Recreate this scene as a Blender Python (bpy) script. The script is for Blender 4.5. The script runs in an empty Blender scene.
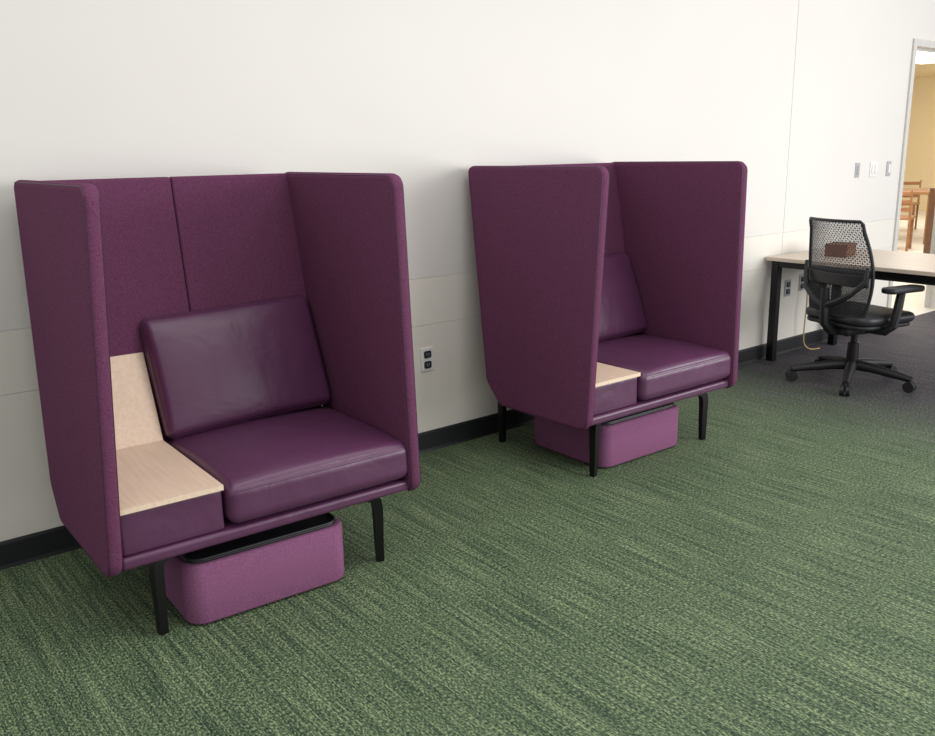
import bpy, bmesh, math, random
from mathutils import Vector, Matrix
random.seed(3)
C = bpy.context.scene.collection
PI = math.pi

# ------------------------------------------------------------------ materials
def srgb(r, g, b):
    def f(c):
        c /= 255.0
        return c/12.92 if c <= .04045 else ((c+.055)/1.055)**2.4
    return (f(r), f(g), f(b), 1)

def newmat(name):
    m = bpy.data.materials.new(name); m.use_nodes = True
    nt = m.node_tree; b = nt.nodes['Principled BSDF']
    return m, nt, b

def plain(name, col, rough=.5, metal=0, noise=0.06, scale=40, bump=0.0, coat=0, spec=.5):
    m, nt, b = newmat(name)
    tc = nt.nodes.new('ShaderNodeTexCoord')
    n = nt.nodes.new('ShaderNodeTexNoise'); n.inputs['Scale'].default_value = scale; n.inputs['Detail'].default_value = 4
    nt.links.new(tc.outputs['Object'], n.inputs['Vector'])
    r = nt.nodes.new('ShaderNodeValToRGB')
    c = srgb(*col)
    r.color_ramp.elements[0].position = .3; r.color_ramp.elements[1].position = .7
    r.color_ramp.elements[0].color = tuple(x*(1-noise) for x in c[:3])+(1,)
    r.color_ramp.elements[1].color = tuple(min(1, x*(1+noise)) for x in c[:3])+(1,)
    nt.links.new(n.outputs['Fac'], r.inputs['Fac']); nt.links.new(r.outputs['Color'], b.inputs['Base Color'])
    b.inputs['Roughness'].default_value = rough; b.inputs['Metallic'].default_value = metal
    b.inputs['Specular IOR Level'].default_value = spec
    if coat: b.inputs['Coat Weight'].default_value = coat
    if bump:
        bp = nt.nodes.new('ShaderNodeBump'); bp.inputs['Strength'].default_value = bump; bp.inputs['Distance'].default_value = .002
        nt.links.new(n.outputs['Fac'], bp.inputs['Height']); nt.links.new(bp.outputs['Normal'], b.inputs['Normal'])
    return m

M = {}
def fabric(name, c1, c2, scale=420):
    m, nt, b = newmat(name)
    tc = nt.nodes.new('ShaderNodeTexCoord')
    n = nt.nodes.new('ShaderNodeTexNoise'); n.inputs['Scale'].default_value = scale; n.inputs['Detail'].default_value = 2
    nt.links.new(tc.outputs['Object'], n.inputs['Vector'])
    r = nt.nodes.new('ShaderNodeValToRGB'); r.color_ramp.elements[0].position = .34; r.color_ramp.elements[1].position = .66
    r.color_ramp.elements[0].color = srgb(*c1); r.color_ramp.elements[1].color = srgb(*c2)
    nt.links.new(n.outputs['Fac'], r.inputs['Fac']); nt.links.new(r.outputs['Color'], b.inputs['Base Color'])
    b.inputs['Roughness'].default_value = 1.0; b.inputs['Specular IOR Level'].default_value = .08
    bp = nt.nodes.new('ShaderNodeBump'); bp.inputs['Strength'].default_value = .3; bp.inputs['Distance'].default_value = .001
    nt.links.new(n.outputs['Fac'], bp.inputs['Height']); nt.links.new(bp.outputs['Normal'], b.inputs['Normal'])
    return m
M['panel'] = fabric('purple_wool', (86, 49, 72), (116, 69, 98), 390)
M['otto'] = fabric('mauve_wool', (112, 68, 98), (148, 98, 132), 360)
def leather(name, c):
    m = plain(name, c, .37, 0, .05, 12, 0, 0, .55)
    nt = m.node_tree; b = nt.nodes['Principled BSDF']
    tc = [n for n in nt.nodes if n.type == 'TEX_COORD'][0]
    v = nt.nodes.new('ShaderNodeTexVoronoi'); v.inputs['Scale'].default_value = 260
    nt.links.new(tc.outputs['Object'], v.inputs['Vector'])
    w = nt.nodes.new('ShaderNodeTexNoise'); w.inputs['Scale'].default_value = 6; w.inputs['Detail'].default_value = 3; w.inputs['Distortion'].default_value = .6
    nt.links.new(tc.outputs['Object'], w.inputs['Vector'])
    b1 = nt.nodes.new('ShaderNodeBump'); b1.inputs['Strength'].default_value = .12; b1.inputs['Distance'].default_value = .001
    b2 = nt.nodes.new('ShaderNodeBump'); b2.inputs['Strength'].default_value = .32; b2.inputs['Distance'].default_value = .02
    nt.links.new(v.outputs['Distance'], b1.inputs['Height']); nt.links.new(w.outputs['Fac'], b2.inputs['Height'])
    nt.links.new(b1.outputs['Normal'], b2.inputs['Normal']); nt.links.new(b2.outputs['Normal'], b.inputs['Normal'])
    return m
M['leather'] = leather('purple_leather', (88, 49, 79))
M['piping'] = plain('dark_purple_piping', (60, 30, 52), .5)
M['black'] = plain('black_metal', (14, 14, 15), .38, .3)
M['black_plastic'] = plain('black_plastic', (26, 26, 29), .5)
M['meshgrey'] = plain('charcoal_mesh_plastic', (64, 65, 70), .6)
M['meshblack'] = plain('black_mesh_plastic', (34, 34, 38), .6)
M['black_tray'] = plain('black_tray_laminate', (24, 25, 30), .35)
M['seatblack'] = plain('black_seat_fabric', (40, 39, 43), .42, 0, .1, 200, .2)
M['silver'] = plain('grey_plastic', (165, 165, 167), .4, .1)
M['white'] = plain('white_plastic', (228, 226, 222), .4)
M['lightgrey'] = plain('grey_plate', (172, 173, 176), .45)
M['darkslot'] = plain('dark_socket', (40, 42, 48), .5)
M['cardboard'] = plain('brown_card', (125, 78, 55), .8)
M['yellowcord'] = plain('yellow_cord', (190, 165, 110), .5)
def wood(name, c1, c2, sx=2, sy=30, sz=30):
    m, nt, b = newmat(name)
    tc = nt.nodes.new('ShaderNodeTexCoord'); mp = nt.nodes.new('ShaderNodeMapping')
    mp.inputs['Scale'].default_value = (sx, sy, sz)
    n = nt.nodes.new('ShaderNodeTexNoise'); n.inputs['Scale'].default_value = 3; n.inputs['Detail'].default_value = 6; n.inputs['Distortion'].default_value = .4
    r = nt.nodes.new('ShaderNodeValToRGB'); r.color_ramp.elements[0].position = .3; r.color_ramp.elements[1].position = .7
    r.color_ramp.elements[0].color = srgb(*c1); r.color_ramp.elements[1].color = srgb(*c2)
    nt.links.new(tc.outputs['Object'], mp.inputs['Vector']); nt.links.new(mp.outputs[0], n.inputs['Vector'])
    nt.links.new(n.outputs['Fac'], r.inputs['Fac']); nt.links.new(r.outputs['Color'], b.inputs['Base Color'])
    b.inputs['Roughness'].default_value = .42
    return m
M['tray'] = wood('pale_maple_laminate', (224, 197, 170), (236, 212, 188), 30, 2, 30)
M['desk'] = wood('pale_desk_laminate', (204, 188, 170), (218, 203, 187), 30, 2, 30)
M['oak'] = wood('honey_wood', (126, 84, 48), (158, 110, 68))
M['darkoak'] = wood('brown_wood', (92, 62, 40), (120, 84, 56))

def carpet():
    m, nt, b = newmat('loop_carpet')
    N = nt.nodes.new; L = nt.links.new
    tc = N('ShaderNodeTexCoord')
    def noise(sx, sy, scale, det=3, rough=.5):
        mp = N('ShaderNodeMapping'); mp.inputs['Scale'].default_value = (sx, sy, 1)
        n = N('ShaderNodeTexNoise'); n.inputs['Scale'].default_value = scale; n.inputs['Detail'].default_value = det; n.inputs['Roughness'].default_value = rough
        L(tc.outputs['Object'], mp.inputs['Vector']); L(mp.outputs[0], n.inputs['Vector']); return n.outputs['Fac']
    fine = noise(125, 58, 1.6, 2, .65)      # yarn loops
    streak = noise(80, 2.0, 1.2, 3, .75)   # thin lines across the room
    blot = noise(1.6, 1.0, 1.6, 2)
    def mul(a, k):
        x = N('ShaderNodeMath'); x.operation = 'MULTIPLY'; L(a, x.inputs[0]); x.inputs[1].default_value = k; return x.outputs[0]
    def add(a, c):
        x = N('ShaderNodeMath'); x.operation = 'ADD'; L(a, x.inputs[0]); L(c, x.inputs[1]); return x.outputs[0]
    s = add(add(mul(fine, .62), mul(streak, .35)), mul(blot, .03))
    def ramp(stops):
        r = N('ShaderNodeValToRGB'); e = r.color_ramp.elements
        while len(e) < len(stops): e.new(.5)
        for el, (p, c) in zip(e, stops): el.position = p; el.color = srgb(*c)
        L(s, r.inputs['Fac']); return r.outputs['Color']
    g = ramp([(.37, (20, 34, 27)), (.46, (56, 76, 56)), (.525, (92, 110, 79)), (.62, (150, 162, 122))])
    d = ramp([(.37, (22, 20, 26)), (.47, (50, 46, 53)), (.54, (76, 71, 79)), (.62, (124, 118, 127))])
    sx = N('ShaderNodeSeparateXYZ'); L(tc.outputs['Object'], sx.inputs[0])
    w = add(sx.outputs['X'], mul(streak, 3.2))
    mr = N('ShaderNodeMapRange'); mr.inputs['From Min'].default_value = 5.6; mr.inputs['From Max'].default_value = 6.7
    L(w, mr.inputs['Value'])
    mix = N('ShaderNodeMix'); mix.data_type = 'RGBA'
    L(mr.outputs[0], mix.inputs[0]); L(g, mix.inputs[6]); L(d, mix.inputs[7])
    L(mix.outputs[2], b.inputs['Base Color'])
    b.inputs['Roughness'].default_value = .7; b.inputs['Specular IOR Level'].default_value = .3
    bp = N('ShaderNodeBump'); bp.inputs['Strength'].default_value = .6; bp.inputs['Distance'].default_value = .005
    L(fine, bp.inputs['Height']); L(bp.outputs['Normal'], b.inputs['Normal'])
    return m
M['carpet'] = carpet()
M['wall'] = plain('painted_wall_panel', (221, 217, 211), .6, 0, .01, 2)
M['wall_low'] = plain('lower_wall_panel', (227, 222, 212), .6, 0, .01, 2)
M['base'] = plain('black_vinyl', (22, 24, 26), .45)
M['frame'] = plain('door_frame_paint', (205, 202, 196), .45)
M['corr'] = plain('cream_paint', (226, 208, 170), .7)
M['corrfloor'] = plain('pale_tile', (222, 218, 208), .35)
def emis(name, c, s):
    m, nt, b = newmat(name); b.inputs['Emission Color'].default_value = c; b.inputs['Emission Strength'].default_value = s; return m
M['lamp'] = emis('lamp_diffuser', (1, .95, .85, 1), 3)

# ------------------------------------------------------------------ mesh helpers
def obj(name, bm, mat, parent=None, smooth=True, angle=40, loc=None, rot=None):
    bmesh.ops.recalc_face_normals(bm, faces=bm.faces)
    me = bpy.data.meshes.new(name); bm.to_mesh(me); bm.free()
    me.materials.append(mat)
    if smooth:
        for p in me.polygons: p.use_smooth = True
        me.set_sharp_from_angle(angle=math.radians(angle))
    o = bpy.data.objects.new(name, me); C.objects.link(o)
    if parent: o.parent = parent
    if loc: o.location = loc
    if rot: o.rotation_euler = rot
    return o
def thing(name, label, cat, loc=(0, 0, 0), rz=0, group=None):
    o = bpy.data.objects.new(name, None); C.objects.link(o); o.empty_display_size = .1
    o.location = loc; o.rotation_euler = (0, 0, rz); o['label'] = label; o['category'] = cat
    if group: o['group'] = group
    return o
def dup(root, loc, rz, label):
    r = root.copy(); C.objects.link(r); r.location = loc; r.rotation_euler = (0, 0, rz); r['label'] = label
    for ch in list(root.children):
        c = ch.copy(); C.objects.link(c); c.parent = r
        for g in ch.children:
            d = g.copy(); C.objects.link(d); d.parent = c
    return r
def box(bm, x0, x1, y0, y1, z0, z1):
    vs = [bm.verts.new((x, y, z)) for x in (x0, x1) for y in (y0, y1) for z in (z0, z1)]
    for f in ((0,1,3,2),(4,6,7,5),(0,4,5,1),(2,3,7,6),(0,2,6,4),(1,5,7,3)): bm.faces.new([vs[i] for i in f])
def axis_samples(h, r, n=8, k=5):
    s = []
    for i in range(k): s.append(-h + r*(1-math.cos(PI/2*i/k)))
    for i in range(n+1): s.append(-(h-r)+2*(h-r)*i/n)
    for i in range(k-1, -1, -1): s.append(h - r*(1-math.cos(PI/2*i/k)))
    return s
def rbox(bm, cx, cy, cz, sx, sy, sz, r, crown=0, crown_y=0, fn=None, n=8, k=4):
    """rounded box; crown puffs the z faces, crown_y the y faces"""
    h = (sx/2, sy/2, sz/2); r = min(r, min(h)*.999)
    S = [axis_samples(h[i], r, n, k) for i in range(3)]
    cache = {}
    def vert(p):
        q = [max(-(h[i]-r), min(h[i]-r, p[i])) for i in range(3)]
        d = Vector([p[i]-q[i] for i in range(3)])
        if d.length > 1e-9: d = d.normalized()*r
        w = [q[i]+d[i] for i in range(3)]
        u = max(0, 1-(p[0]/h[0])**2); v = max(0, 1-(p[1]/h[1])**2); t = max(0, 1-(p[2]/h[2])**2)
        if crown: w[2] += (1 if w[2] > 0 else -.3)*crown*(u*v)**.6*min(1, abs(w[2])/h[2])
        if crown_y: w[1] += (1 if w[1] > 0 else -1)*crown_y*(u*t)**.6*min(1, abs(w[1])/h[1])
        if fn: w = fn(w)
        key = tuple(round(c, 6) for c in p)
        if key not in cache: cache[key] = bm.verts.new((w[0]+cx, w[1]+cy, w[2]+cz))
        return cache[key]
    for ax in range(3):
        a, b = [i for i in range(3) if i != ax]
        for sg in (-1, 1):
            for i in range(len(S[a])-1):
                for j in range(len(S[b])-1):
                    vs = []
                    for ii, jj in ((i, j), (i+1, j), (i+1, j+1), (i, j+1)):
                        p = [0, 0, 0]; p[ax] = sg*h[ax]; p[a] = S[a][ii]; p[b] = S[b][jj]; vs.append(vert(p))
                    if len(set(vs)) == 4:
                        try: bm.faces.new(vs)
                        except ValueError: pass
def tube(bm, path, radii, seg=10, closed=False, sq=False):
    P = [Vector(p) for p in path]; n = len(P); rings = []
    if not isinstance(radii, (list, tuple)): radii = [radii]*n
    up = None
    for i, p in enumerate(P):
        if closed: t = (P[(i+1) % n]-P[i-1]).normalized()
        else: t = (P[min(i+1, n-1)]-P[max(i-1, 0)]).normalized()
        if up is None:
            up = Vector((0, 0, 1)) if abs(t.z) < .9 else Vector((1, 0, 0))
        a = (up - t*up.dot(t)).normalized(); b = t.cross(a); up = a
        ring = []
        for k in range(seg):
            an = 2*PI*k/seg + (PI/4 if sq else 0)
            ring.append(bm.verts.new(p + (a*math.cos(an)+b*math.sin(an))*radii[i]))
        rings.append(ring)
    m = n if closed else n-1
    for i in range(m):
        A, B = rings[i], rings[(i+1) % n]
        for k in range(seg): bm.faces.new((A[k], A[(k+1) % seg], B[(k+1) % seg], B[k]))
    if not closed:
        bm.faces.new(rings[0]); bm.faces.new(rings[-1])
def round_poly(pts, rad, k=7):
    out = []; n = len(pts)
    for i in range(n):
        p = Vector(pts[i]); a = Vector(pts[i-1]); b = Vector(pts[(i+1) % n]); r = rad[i] if isinstance(rad, (list, tuple)) else rad
        da = (a-p).normalized(); db = (b-p).normalized(); ang = da.angle(db); d = r/math.tan(ang/2)
        s = p+da*d; e = p+db*d; c = p+(da+db).normalized()*(r/math.sin(ang/2))
        v0 = s-c; v1 = e-c; tot = v0.angle_signed(v1)
        for j in range(k+1):
            th = -tot*j/k; out.append(c+Vector((v0.x*math.cos(th)-v0.y*math.sin(th), v0.x*math.sin(th)+v0.y*math.cos(th))))
    return out
def inset(pts, d):
    n = len(pts); out = []
    area = sum(pts[i].x*pts[(i+1) % n].y-pts[(i+1) % n].x*pts[i].y for i in range(n)); s = 1 if area > 0 else -1
    for i in range(n):
        t = (pts[(i+1) % n]-pts[i-1])
        if t.length < 1e-9: out.append(pts[i]); continue
        t.normalize(); out.append(pts[i]+Vector((-t.y, t.x))*d*s)
    return out
def slab(bm, outline, t, r, fn, k=5):
    """plate with a rounded rim; outline 2D, fn(a, b, w) -> 3D with w across the thickness (-t/2..t/2)"""
    rings = []
    for i in range(2*k+1):
        an = PI*i/(2*k)
        w = -math.cos(an)*r; w = w + (-(t/2-r) if i < k else (t/2-r) if i > k else 0)
        rings.append([bm.verts.new(fn(p.x, p.y, w)) for p in inset(outline, r*(1-math.sin(an)))])
    n = len(outline)
    for i in range(2*k):
        for j in range(n): bm.faces.new((rings[i][j], rings[i][(j+1) % n], rings[i+1][(j+1) % n], rings[i+1][j]))
    bm.faces.new(rings[0]); bm.faces.new(rings[-1])
def rprism(bm, x0, x1, y0, y1, z0, z1, rp, re):
    pts = round_poly([(x0, y0), (x1, y0), (x1, y1), (x0, y1)], rp, 10)
    slab(bm, pts, z1-z0, re, lambda a, b, w: (a, b, (z0+z1)/2+w))
def extrude_profile(bm, prof, x0, x1):
    A = [bm.verts.new((x0, p[0], p[1])) for p in prof]; B = [bm.verts.new((x1, p[0], p[1])) for p in prof]
    n = len(prof)
    for i in range(n): bm.faces.new((A[i], A[(i+1) % n], B[(i+1) % n], B[i]))
    bm.faces.new(A); bm.faces.new(B)
def lathe(bm, prof, cx, cy, seg=20):
    rings = [[bm.verts.new((cx+r*math.cos(2*PI*k/seg), cy+r*math.sin(2*PI*k/seg), z)) for k in range(seg)] for r, z in prof]
    for i in range(len(prof)-1):
        for k in range(seg): bm.faces.new((rings[i][k], rings[i][(k+1) % seg], rings[i+1][(k+1) % seg], rings[i+1][k]))
    bm.faces.new(rings[0]); bm.faces.new(rings[-1])
def struct(o): o['kind'] = 'structure'; return o

# ------------------------------------------------------------------ the setting
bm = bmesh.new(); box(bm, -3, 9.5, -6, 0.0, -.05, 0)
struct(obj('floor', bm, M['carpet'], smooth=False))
DX0, DX1, DH = 6.99, 7.95, 2.13
bm = bmesh.new(); g = .0017; xs = 5.361
for (a, b) in ((-3, xs-g), (xs+g, DX0-.05)):
    box(bm, a, b, 0, .02, .8472, 3.0)
box(bm, DX0-.05, DX1+.05, 0, .02, DH+.05, 3.0)
box(bm, DX1+.05, 9.5, 0, .02, .0, 3.0)
box(bm, -3, DX0-.05, .02, .12, 0, 3.0); box(bm, DX1+.05, 9.5, .02, .12, 0, 3.0); box(bm, DX0-.05, DX1+.05, .02, .12, DH+.05, 3.0)
struct(obj('wall_back', bm, M['wall'], smooth=False))
bm = bmesh.new()
for (a, b) in ((-3, xs-g), (xs+g, DX0-.05)):
    box(bm, a, b, 0, .0199, 0, .6229); box(bm, a, b, 0, .0199, .6241, .8462)
struct(obj('wall_back_lower', bm, M['wall_low'], smooth=False))
bm = bmesh.new()
prof = [(-.0005, 0), (-.016, 0), (-.013, .014), (-.010, .09), (-.006, .1), (-.0005, .1)]
extrude_profile(bm, prof, -3, DX0-.05)
struct(obj('baseboard_back', bm, M['base'], smooth=False))
bm = bmesh.new()
box(bm, DX0-.05, DX0, -.015, .14, 0, DH+.05); box(bm, DX1, DX1+.05, -.015, .14, 0, DH+.05); box(bm, DX0, DX1, -.015, .14, DH, DH+.05)
box(bm, DX0, DX0+.015, .05, .08, 0, DH); box(bm, DX1-.015, DX1, .05, .08, 0, DH); box(bm, DX0+.015, DX1-.015, .05, .08, DH-.015, DH)
struct(obj('door_1', bm, M['frame'], smooth=False))
# room beyond the doorway
bm = bmesh.new(); box(bm, 5.5, 20, .14, 9, -.05, 0); box(bm, DX0, DX1, 0, .14, -.05, .001)
struct(obj('floor_hall', bm, M['corrfloor'], smooth=False))
bm = bmesh.new(); box(bm, 19.9, 20, .14, 9, 0, 2.8); struct(obj('wall_hall_far', bm, M['corr'], smooth=False))
bm = bmesh.new(); box(bm, 5.5, 20, 9, 9.1, 0, 2.8); struct(obj('wall_hall_side', bm, M['corr'], smooth=False))
bm = bmesh.new(); box(bm, 5.5, 20, .14, 9, 2.8, 2.85); struct(obj('ceiling', bm, M['corr'], smooth=False))
bm = bmesh.new(); rbox(bm, 9.84, .89, .48, .20, .18, .959, .006); struct(obj('trim_1', bm, M['darkoak'], smooth=False))

# ------------------------------------------------------------------ privacy lounge chair
TH = .045
def make_chair(label, loc, rz):
    t = thing('privacy_armchair', label, 'armchair', loc, rz, 'high-sided purple privacy armchairs')
    prof = [(.046, 1.35), (.905, 1.35), (.885, .258), (.325, .256), (.222, .36)]
    out = round_poly([Vector(p) for p in prof], [.03, .045, .06, .06, .07])
    for s in (-1, 1):
        bm = bmesh.new()
        ka, kb, kc = ((.5665, -.010, -.048) if s < 0 else (.547, -.030, -.040))
        def fn(y, z, w, s=s, ka=ka, kb=kb, kc=kc):
            xo = ka+kb*y+kc*z - TH/2
            return (s*(xo+w), -y, z)
        slab(bm, out, TH, .018, fn)
        pn = obj('side_panel', bm, M['panel'], t)
        bm = bmesh.new()
        for w in (-TH/2+.004, TH/2-.004):
            ins = inset(out, .007)
            tube(bm, [fn(p.x, p.y, w) for p in ins], .0018, 5, True)
        obj('seam', bm, M['piping'], pn)
    # back panels (two upholstered halves), leaning back
    for (x0, x1) in ((-.480, -.001), (.001, .472)):
        bm = bmesh.new()
        def lean(w):
            zz = w[2]+.825; y = .080+(1.345-zz)*.150
            return [w[0]*1.0, w[1]-y, w[2]]
        rbox(bm, (x0+x1)/2, 0, .825, x1-x0, TH, 1.04, .010, fn=lean)
        obj('back_panel', bm, M['panel'], t)
    # platform frame
    bm = bmesh.new(); rbox(bm, -.013, -.545, .290, .975, .63, .038, .012)
    obj('seat_frame', bm, M['leather'], t)
    # side block below the wooden shelf
    bm = bmesh.new(); rbox(bm, -.341, -.560, .376, .303, .58, .132, .010, fn=None)
    obj('shelf_base', bm, M['leather'], t)
    # flat wooden shelf meeting an upright piece at a tight crease
    lean_a = .40; d = Vector((-math.sin(lean_a), math.cos(lean_a)))
    path = [(.862, .450), (.318, .450)]
    cr = .012; cc = Vector((.318, .450+cr))
    for i in range(1, 6):
        a = -PI/2 - (PI/2-lean_a)*i/5
        path.append((cc.x+cr*math.cos(a), cc.y+cr*math.sin(a)))
    path.append(tuple(Vector(path[-1])+d*.325))
    top = []; bot = []
    for i, p in enumerate(path):
        p = Vector(p); a = Vector(path[max(i-1, 0)]); b = Vector(path[min(i+1, len(path)-1)]); tt = (b-a).normalized()
        nn = Vector((tt.y, -tt.x))
        if nn.y < 0 and abs(nn.y) > abs(nn.x): nn = -nn
        if nn.x < 0 and abs(nn.x) >= abs(nn.y): nn = -nn
        top.append(p+nn*.008); bot.append(p-nn*.008)
    pr = [(-p.x, p.y) for p in top+bot[::-1]]
    bm = bmesh.new(); extrude_profile(bm, pr, -.494, -.188)
    obj('wood_shelf', bm, M['tray'], t, angle=25, smooth=True)
    # seat cushion
    bm = bmesh.new(); rbox(bm, .148, -.568, .385, .655, .615, .130, .034, crown=.032, n=12, k=5)
    sc = obj('seat_cushion', bm, M['leather'], t)
    bm = bmesh.new()
    loop = round_poly([Vector((-.1755, -.8715)), Vector((.4715, -.8715)), Vector((.4715, -.2645)), Vector((-.1755, -.2645))], .032, 6)
    tube(bm, [(p.x, p.y, .429) for p in loop], .0017, 6, True)
    obj('piping', bm, M['piping'], sc)
    # back cushion, leaning
    bm = bmesh.new()
    W, H, D = .645, .435, .070
    rbox(bm, 0, 0, 0, W, D, H, .033, crown_y=.036, n=12, k=5)
    bc = obj('back_cushion', bm, M['leather'], t, loc=(.138, -.252, .668), rot=(math.radians(-20), math.radians(-1.5), 0))
    bm = bmesh.new()
    loop = round_poly([Vector((-W/2, -H/2)), Vector((W/2, -H/2)), Vector((W/2, H/2)), Vector((-W/2, H/2))], .034, 6)
    tube(bm, [(p.x, -.004, p.y) for p in inset(loop, .0004)], .0020, 6, True)
    obj('piping', bm, M['piping'], bc)
    # legs: bent metal bracket turning down into a tapered leg
    for (lx, ly) in ((-.387, .778), (.387, .778), (-.385, .15), (.385, .15)):
        bm = bmesh.new(); s = 1 if lx > 0 else -1; f = 1 if ly > .5 else -1
        path = [(lx-s*.11, -(ly-f*.02), .262), (lx-s*.085, -(ly-f*.02), .252), (lx-s*.035, -(ly-f*.012), .250), (lx-s*.015, -(ly-f*.006), .243), (lx-s*.004, -(ly-f*.003), .228), (lx-s*.001, -ly, .20), (lx-s*.001, -ly, .10), (lx, -ly, .006), (lx, -ly, 0)]
        if f < 0:   # rear legs reach forward to the frame
            path = [(lx-s*.02, -.30, .262), (lx-s*.02, -.27, .252), (lx-s*.01, -.20, .250), (lx-s*.006, -.168, .243), (lx-s*.004, -.155, .228), (lx, -ly, .20), (lx, -ly, .10), (lx, -ly, .006), (lx, -ly, 0)]
        tube(bm, path, [.014, .02, .022, .024, .024, .0225, .020, .0175, .016], 4, sq=True)
        bmesh.ops.bevel(bm, geom=[e for e in bm.edges if e.is_manifold and e.calc_face_angle(0) > .9], offset=.004, segments=2, affect='EDGES')
        obj('leg', bm, M['black'], t, angle=35)
    return t
chA = make_chair('purple high-sided armchair nearest the camera, its tray and seat open to view',
                 (1.1596, -.0481, 0), -.0323)
chB = dup(chA, (3.0969, .0023, 0), -.0142, 'purple high-sided armchair farther along the wall, between the wall outlet and the desk')

def make_ottoman(label, loc, rz):
    t = thing('storage_ottoman', label, 'ottoman', loc, rz, 'mauve ottomans under the armchairs')
    bm = bmesh.new(); rprism(bm, -.275, .275, -.25, .25, .006, .205, .06, .014)
    obj('body', bm, M['otto'], t)
    bm = bmesh.new()
    o1 = round_poly([Vector((-.257, -.232)), Vector((.257, -.232)), Vector((.257, .232)), Vector((-.257, .232))], .05, 10)
    slab(bm, o1, .012, .004, lambda a, b, w: (a, b, .207+w))
    tp = obj('tray_top', bm, M['black_tray'], t)
    bm = bmesh.new(); tube(bm, [(p.x, p.y, .215) for p in inset(o1, .005)], .0045, 8, True)
    obj('rim', bm, M['black_plastic'], tp)
    for x in (-.2, .2):
        for y in (-.17, .17):
            bm = bmesh.new(); lathe(bm, [(.015, 0), (.015, .012)], x, y, 12)
            obj('glide', bm, M['black_plastic'], t)
    return t
otA = make_ottoman('mauve fabric ottoman with black tray top under the nearest armchair', (1.105, -.630, 0), -.05)
otB = dup(otA, (3.052, -.52, 0), -.02, 'mauve fabric ottoman tucked under the farther armchair')

# ------------------------------------------------------------------ desk
t = thing('desk', 'pale laminate desk on black square legs, its end against the wall', 'desk', (5.15, -.02, 0), -.03)
TZ = .705
DWD = .86; DL = 1.9
bm = bmesh.new(); rbox(bm, DWD/2, -DL/2, TZ-.0125, DWD, DL, .025, .003); obj('tabletop', bm, M['desk'], t)
for (x, y) in ((.05, -.05), (DWD-.05, -.05), (.05, -DL+.05), (DWD-.05, -DL+.05)):
    bm = bmesh.new(); rbox(bm, x, y, (TZ-.025)/2, .05, .05, TZ-.026, .004); obj('leg', bm, M['black'], t)
bm = bmesh.new()
box(bm, .03, .07, -DL+.07, -.07, TZ-.067, TZ-.0255); box(bm, DWD-.07, DWD-.03, -DL+.07, -.07, TZ-.067, TZ-.0255)
box(bm, .07, DWD-.07, -.07, -.03, TZ-.067, TZ-.0255); box(bm, .07, DWD-.07, -DL+.03, -DL+.07, TZ-.067, TZ-.0255)
obj('frame_rail', bm, M['black'], t)
bm = bmesh.new(); box(bm, .42, .56, -DL+.3, -.25, TZ-.14, TZ-.03); obj('cable_tray', bm, M['black_plastic'], t)

# small brown box on desk
t = thing('cardboard_box', 'small brown box on the desk, seen through the chair mesh', 'box', (5.52, -.33, TZ), .2)
bm = bmesh.new(); rbox(bm, 0, 0, .035, .20, .14, .07, .004); obj('body', bm, M['cardboard'], t)
bm = bmesh.new(); rbox(bm, 0, 0, .071, .206, .146, .018, .003); obj('lid', bm, M['cardboard'], t)

# ------------------------------------------------------------------ task chair
CX, CY, TA = 5.045, -.715, math.radians(75)
t = thing('task_chair', 'black mesh-back office chair on casters pulled up to the desk', 'office chair', (CX, CY, 0), TA)
for k in range(5):
    a = math.radians(131+72*k)-TA; ca, sa = math.cos(a), math.sin(a)
    bm = bmesh.new()
    tube(bm, [(ca*.03, sa*.03, .112), (ca*.12, sa*.12, .107), (ca*.25, sa*.25, .090), (ca*.35, sa*.35, .074)], [.034, .030, .025, .019], 10)
    arm = obj('base_arm', bm, M['black_plastic'], t)
    bm = bmesh.new(); wx, wy = ca*.345, sa*.345
    px, py = -sa, ca
    for s in (-1, 1):
        cpt = Vector((wx+px*s*.016, wy+py*s*.016, .032))
        tube(bm, [cpt-Vector((px, py, 0))*.011, cpt+Vector((px, py, 0))*.011], .032, 18)
    tube(bm, [(wx, wy, .03), (wx, wy, .075)], .01, 8)
    tube(bm, [Vector((wx, wy, .03))-Vector((px, py, 0))*.02, Vector((wx, wy, .03))+Vector((px, py, 0))*.02], .007, 8)
    obj('caster', bm, M['black_plastic'], arm)
bm = bmesh.new(); lathe(bm, [(.055, .085), (.055, .13), (.036, .14), (.032, .25), (.021, .252), (.02, .33)], 0, 0)
obj('gas_column', bm, M['black'], t)
bm = bmesh.new(); rbox(bm, 0, .03, .345, .20, .28, .06, .025); obj('tilt_mechanism', bm, M['black_plastic'], t)
bm = bmesh.new(); rprism(bm, -.235, .235, -.235, .205, .372, .397, .09, .01); obj('seat_pan', bm, M['black_plastic'], t)
bm = bmesh.new()
rprism(bm, -.25, .25, -.26, .21, .395, .455, .10, .028)
for v in bm.verts:
    if v.co.z > .42: v.co.z -= 1.2*max(0, -v.co.y-.15)**2
obj('seat', bm, M['seatblack'], t)
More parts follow.
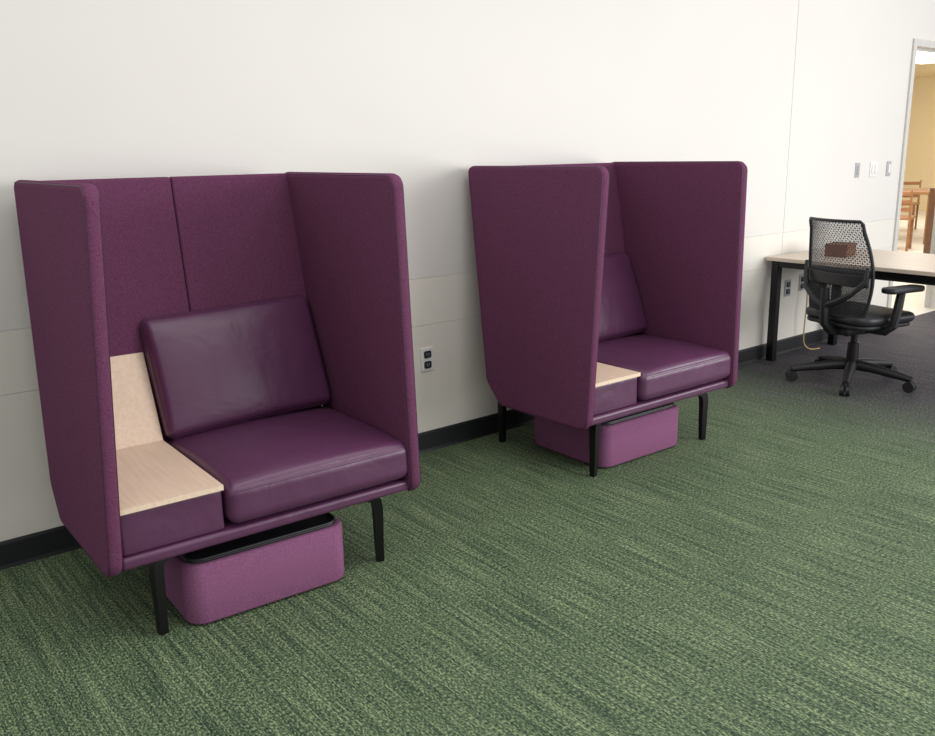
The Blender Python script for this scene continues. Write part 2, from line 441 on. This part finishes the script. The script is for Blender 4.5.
# back: curved mesh and frame
def bp(u, v):   # u -1..1, v 0..1
    z = .440+.555*v
    hw = .200+.038*math.sin(PI*min(1, v*1.1)) - .006*v
    y = .215+.065*v**1.3 - .030*math.sin(PI*v) - .050*u*u
    return Vector((u*hw, y, z))
def netting(v0, v1, nu, nv, th, mat, name, alt=True):
    bm = bmesh.new()
    G = [[bm.verts.new(bp(-1+2*i/nu, v0+(v1-v0)*j/nv)) for i in range(nu+1)] for j in range(nv+1)]
    for j in range(nv):
        for i in range(nu):
            a, b, c, d = G[j][i], G[j][i+1], G[j+1][i+1], G[j+1][i]
            if (i+j) % 2 or not alt: bm.faces.new((a, b, c)); bm.faces.new((a, c, d))
            else: bm.faces.new((a, b, d)); bm.faces.new((b, c, d))
    o = obj(name, bm, mat, t, smooth=False)
    w = o.modifiers.new('w', 'WIREFRAME'); w.thickness = th; w.use_replace = True
netting(.46, 1.0, 36, 24, .0029, M['meshgrey'], 'back_mesh')
netting(0.0, .47, 50, 30, .0036, M['meshblack'], 'lower_back_mesh')
bm = bmesh.new()
loop = [bp(-1, .03+.94*i/12) for i in range(13)]+[bp(-.94+1.88*i/8, 1.0) for i in range(9)]+[bp(1, .97-.94*i/12) for i in range(13)]+[bp(.94-1.88*i/8, 0) for i in range(9)]
tube(bm, loop, .0095, 8, True); obj('back_frame', bm, M['black_plastic'], t)
bm = bmesh.new()
tube(bm, [(0, .10, .335), (0, .20, .345), (0, .255, .40), (0, .262, .50), (0, .266, .60)], [.03, .03, .03, .026, .022], 8)
for s in (-1, 1):
    tube(bm, [(0, .262, .50), (s*.08, .262, .53), (s*.17, .24, .585), (s*.222, .20, .66), (s*.228, .195, .74)], [.022, .02, .017, .014, .011], 8)
obj('back_support', bm, M['black_plastic'], t)
bm = bmesh.new(); rbox(bm, 0, 0, .655, .44, .012, .07, .005, fn=lambda w: [w[0], w[1]+.224-.050*(w[0]/.22)**2, w[2]]); obj('lumbar_pad', bm, M['black_plastic'], t)
for s in (-1, 1):
    bm = bmesh.new()
    tube(bm, [(s*.12, .04, .355), (s*.24, .03, .36), (s*.285, .02, .40), (s*.29, .0, .51), (s*.285, -.02, .60)], [.022, .024, .026, .026, .024], 8)
    ar = obj('armrest_post', bm, M['black_plastic'], t)
    bm = bmesh.new(); rprism(bm, s*.285-.048, s*.285+.048, -.17, .11, .592, .625, .038, .012); obj('armrest_pad', bm, M['black_plastic'], ar)

# ------------------------------------------------------------------ wall fittings
def outlet(label, x, z, mat_plate, mat_sock, group='wall outlets'):
    t = thing('wall_outlet', label, 'outlet', (x, 0, z-.057), 0, group)
    bm = bmesh.new(); rbox(bm, 0, -.003, .057, .072, .007, .115, .003); p = obj('cover_plate', bm, mat_plate, t)
    for dz in (.032, .082):
        bm = bmesh.new(); rprism(bm, -.020, .020, -.017, .017, -.003, .003, .008, .001)
        bmesh.ops.rotate(bm, verts=bm.verts, cent=(0, 0, 0), matrix=Matrix.Rotation(PI/2, 3, 'X'))
        bmesh.ops.translate(bm, verts=bm.verts, vec=(0, -.009, dz))
        so = obj('socket', bm, mat_sock, t)
        bm = bmesh.new()
        for dx in (-.006, .006): box(bm, dx-.0012, dx+.0012, -.0135, -.0118, dz-.002, dz+.007)
        lathe(bm, [(.0001, dz-.009), (.002, dz-.009), (.002, dz-.006)], 0, -.0125, 8)
        obj('slots', bm, M['lightgrey'], so)
    return t
outlet('white-framed outlet with dark sockets between the two armchairs', 2.360, .457, M['white'], M['darkslot'])
outlet('grey outlet under the desk, left of the yellow cord', 5.46, .46, M['lightgrey'], M['darkslot'])
outlet('grey outlet under the desk with the yellow cord plugged in', 5.64, .48, M['lightgrey'], M['darkslot'])
def switch(label, x, wd, mat, rm, z=1.235, hh=.115):
    t = thing('light_switch', label, 'light switch', (x, 0, z-.057), 0, 'switches by the doorway')
    bm = bmesh.new(); rbox(bm, 0, -.003, .057, wd, .007, hh, .003); obj('cover_plate', bm, mat, t)
    nsw = 2 if wd > .1 else 1
    for i in range(nsw):
        xx = (i-(nsw-1)/2)*.046
        bm = bmesh.new(); rbox(bm, xx, -.009, .057, .03, .006, .064, .002); obj('rocker', bm, rm, t)
switch('grey wall control farthest left of the doorway', 6.28, .06, M['lightgrey'], M['silver'], hh=.105)
switch('wide double white light switch in the middle of three', 6.52, .112, M['white'], M['white'], hh=.11)
switch('narrow grey-rimmed light switch nearest the doorway', 6.75, .065, M['lightgrey'], M['white'], hh=.11)
t = thing('data_plate', 'small white data plate on the wall just above the desk', 'wall plate', (6.46, 0, .70), 0)
bm = bmesh.new(); rbox(bm, 0, -.003, .057, .07, .007, .1, .003); obj('cover_plate', bm, M['white'], t)
bm = bmesh.new(); rbox(bm, 0, -.009, .057, .03, .004, .03, .001); obj('jack', bm, M['darkslot'], t)
pts = [(5.64, -.02, .45), (5.635, -.05, .42), (5.625, -.06, .34), (5.62, -.06, .24), (5.625, -.055, .14), (5.63, -.06, .05), (5.66, -.09, .010), (5.74, -.12, .008)]
def smoothp(pts, n=6):
    P = [Vector(p) for p in pts]; out = []
    for i in range(len(P)-1):
        a, b, c, d = P[max(i-1, 0)], P[i], P[i+1], P[min(i+2, len(P)-1)]
        for j in range(n):
            s = j/n; out.append(.5*((2*b)+(c-a)*s+(2*a-5*b+4*c-d)*s*s+(3*b-a-3*c+d)*s**3))
    out.append(P[-1]); return out
bm = bmesh.new()
tube(bm, smoothp(pts), .005, 6)
o = obj('power_cord', bm, M['yellowcord']); o['label'] = 'pale yellow cord hanging from the outlet under the desk'; o['category'] = 'cord'
bm = bmesh.new()
tube(bm, smoothp([(5.64, -.02, .50), (5.67, -.06, .49), (5.73, -.08, .53), (5.74, -.10, .60), (5.74, -.10, .635)]), .005, 6)
o = obj('black_cord', bm, M['black_plastic']); o['label'] = 'black cord running up from the outlet to the desk underside'; o['category'] = 'cord'

# ------------------------------------------------------------------ hall furniture beyond the doorway
def hall_table(name, label, cat, loc, rz, L_, W_, H_, group=None):
    t = thing(name, label, cat, loc, rz, group)
    bm = bmesh.new(); rbox(bm, 0, 0, H_-.02, L_, W_, .04, .006); obj('top', bm, M['oak'], t)
    for sx in (-1, 1):
        for sy in (-1, 1):
            bm = bmesh.new(); rbox(bm, sx*(L_/2-.06), sy*(W_/2-.05), (H_-.04)/2, .06, .06, H_-.041, .005); obj('leg', bm, M['oak'], t)
    bm = bmesh.new(); box(bm, -L_/2+.09, L_/2-.09, -W_/2+.04, -W_/2+.06, H_-.12, H_-.041); box(bm, -L_/2+.09, L_/2-.09, W_/2-.06, W_/2-.04, H_-.12, H_-.041)
    obj('apron', bm, M['oak'], t)
    return t
hall_table('wooden_table', 'honey wood table seen through the doorway', 'table', (13.6, 2.95, 0), .3, 1.3, .8, .75)
def hall_chair(label, loc, rz):
    t = thing('wooden_chair', label, 'chair', loc, rz, 'honey wood chairs beyond the doorway')
    bm = bmesh.new(); rbox(bm, 0, 0, .44, .42, .42, .035, .012); obj('seat', bm, M['oak'], t)
    for sx in (-1, 1):
        bm = bmesh.new(); rbox(bm, sx*.18, -.18, .21, .04, .04, .42, .006); obj('leg', bm, M['oak'], t)
        bm = bmesh.new(); tube(bm, [(sx*.18, .185, 0), (sx*.18, .19, .42), (sx*.18, .25, .82)], [.02, .022, .018], 4, sq=True); obj('leg', bm, M['oak'], t)
    for z in (.56, .66, .77):
        bm = bmesh.new(); rbox(bm, 0, .195+(z-.42)*.15, z, .36, .018, .055, .006); obj('back_rail', bm, M['oak'], t)
    return t
hall_chair('wooden slat-back chair nearest the doorway in the hall', (12.2, 2.45, 0), 1.9)
hall_chair('wooden slat-back chair on the far side of the hall table', (15.2, 3.75, 0), -1.3)
t = thing('ceiling_light', 'glowing ceiling light seen through the doorway', 'ceiling light', (14.7, 3.45, 2.74), 0)
bm = bmesh.new(); rbox(bm, 0, 0, .04, 2.4, 1.2, .04, .005); obj('housing', bm, M['frame'], t)
bm = bmesh.new(); rbox(bm, 0, 0, .012, 2.3, 1.1, .02, .004); obj('diffuser', bm, M['lamp'], t)

# ------------------------------------------------------------------ camera, light
d, psi, th, ro, f, h = 3.2632, .8965, .2429, -.0188, 866.5, 1.407
F = Vector((math.cos(psi), math.sin(psi), 0)); R = Vector((math.sin(psi), -math.cos(psi), 0)); Z = Vector((0, 0, 1))
fw = F*math.cos(th)-Z*math.sin(th); up = F*math.sin(th)+Z*math.cos(th)
r2 = R*math.cos(ro)+up*math.sin(ro); u2 = -R*math.sin(ro)+up*math.cos(ro)
cam = bpy.data.cameras.new('camera'); co = bpy.data.objects.new('camera', cam); C.objects.link(co)
mt = Matrix(((r2.x, u2.x, -fw.x, 0), (r2.y, u2.y, -fw.y, -d), (r2.z, u2.z, -fw.z, h), (0, 0, 0, 1)))
co.matrix_world = mt; cam.sensor_width = 36; cam.lens = f/935*36; cam.clip_start = .05
bpy.context.scene.camera = co
w = bpy.data.worlds.new('world'); bpy.context.scene.world = w; w.use_nodes = True
w.node_tree.nodes['Background'].inputs[0].default_value = (.985, .99, 1, 1); w.node_tree.nodes['Background'].inputs[1].default_value = .74
def area(name, loc, target, sx, sy, e, col=(1, 1, 1)):
    l = bpy.data.lights.new(name, 'AREA'); l.shape = 'RECTANGLE'; l.size = sx; l.size_y = sy; l.energy = e; l.color = col
    o = bpy.data.objects.new(name, l); C.objects.link(o); o.location = loc
    o.rotation_euler = (Vector(target)-Vector(loc)).to_track_quat('-Z', 'Y').to_euler(); return o
area('window_light', (6.0, -5.2, 1.7), (2.2, -.4, .4), 5, 2.4, 275, (.99, .993, 1))
area('ceiling_panel_light', (1.5, -2.2, 2.9), (1.5, -2.2, 0), 4, 1.6, 40, (1, .985, .96))
area('hall_light', (10.5, 2.2, 2.7), (10.5, 2.2, 0), 5, 2.5, 220, (1, .95, .87))
area('hall_far_light', (17.5, 4.5, 2.7), (18.5, 4.5, 0), 2, 5, 140, (1, .94, .84))
bpy.context.scene.view_settings.view_transform = 'Standard'
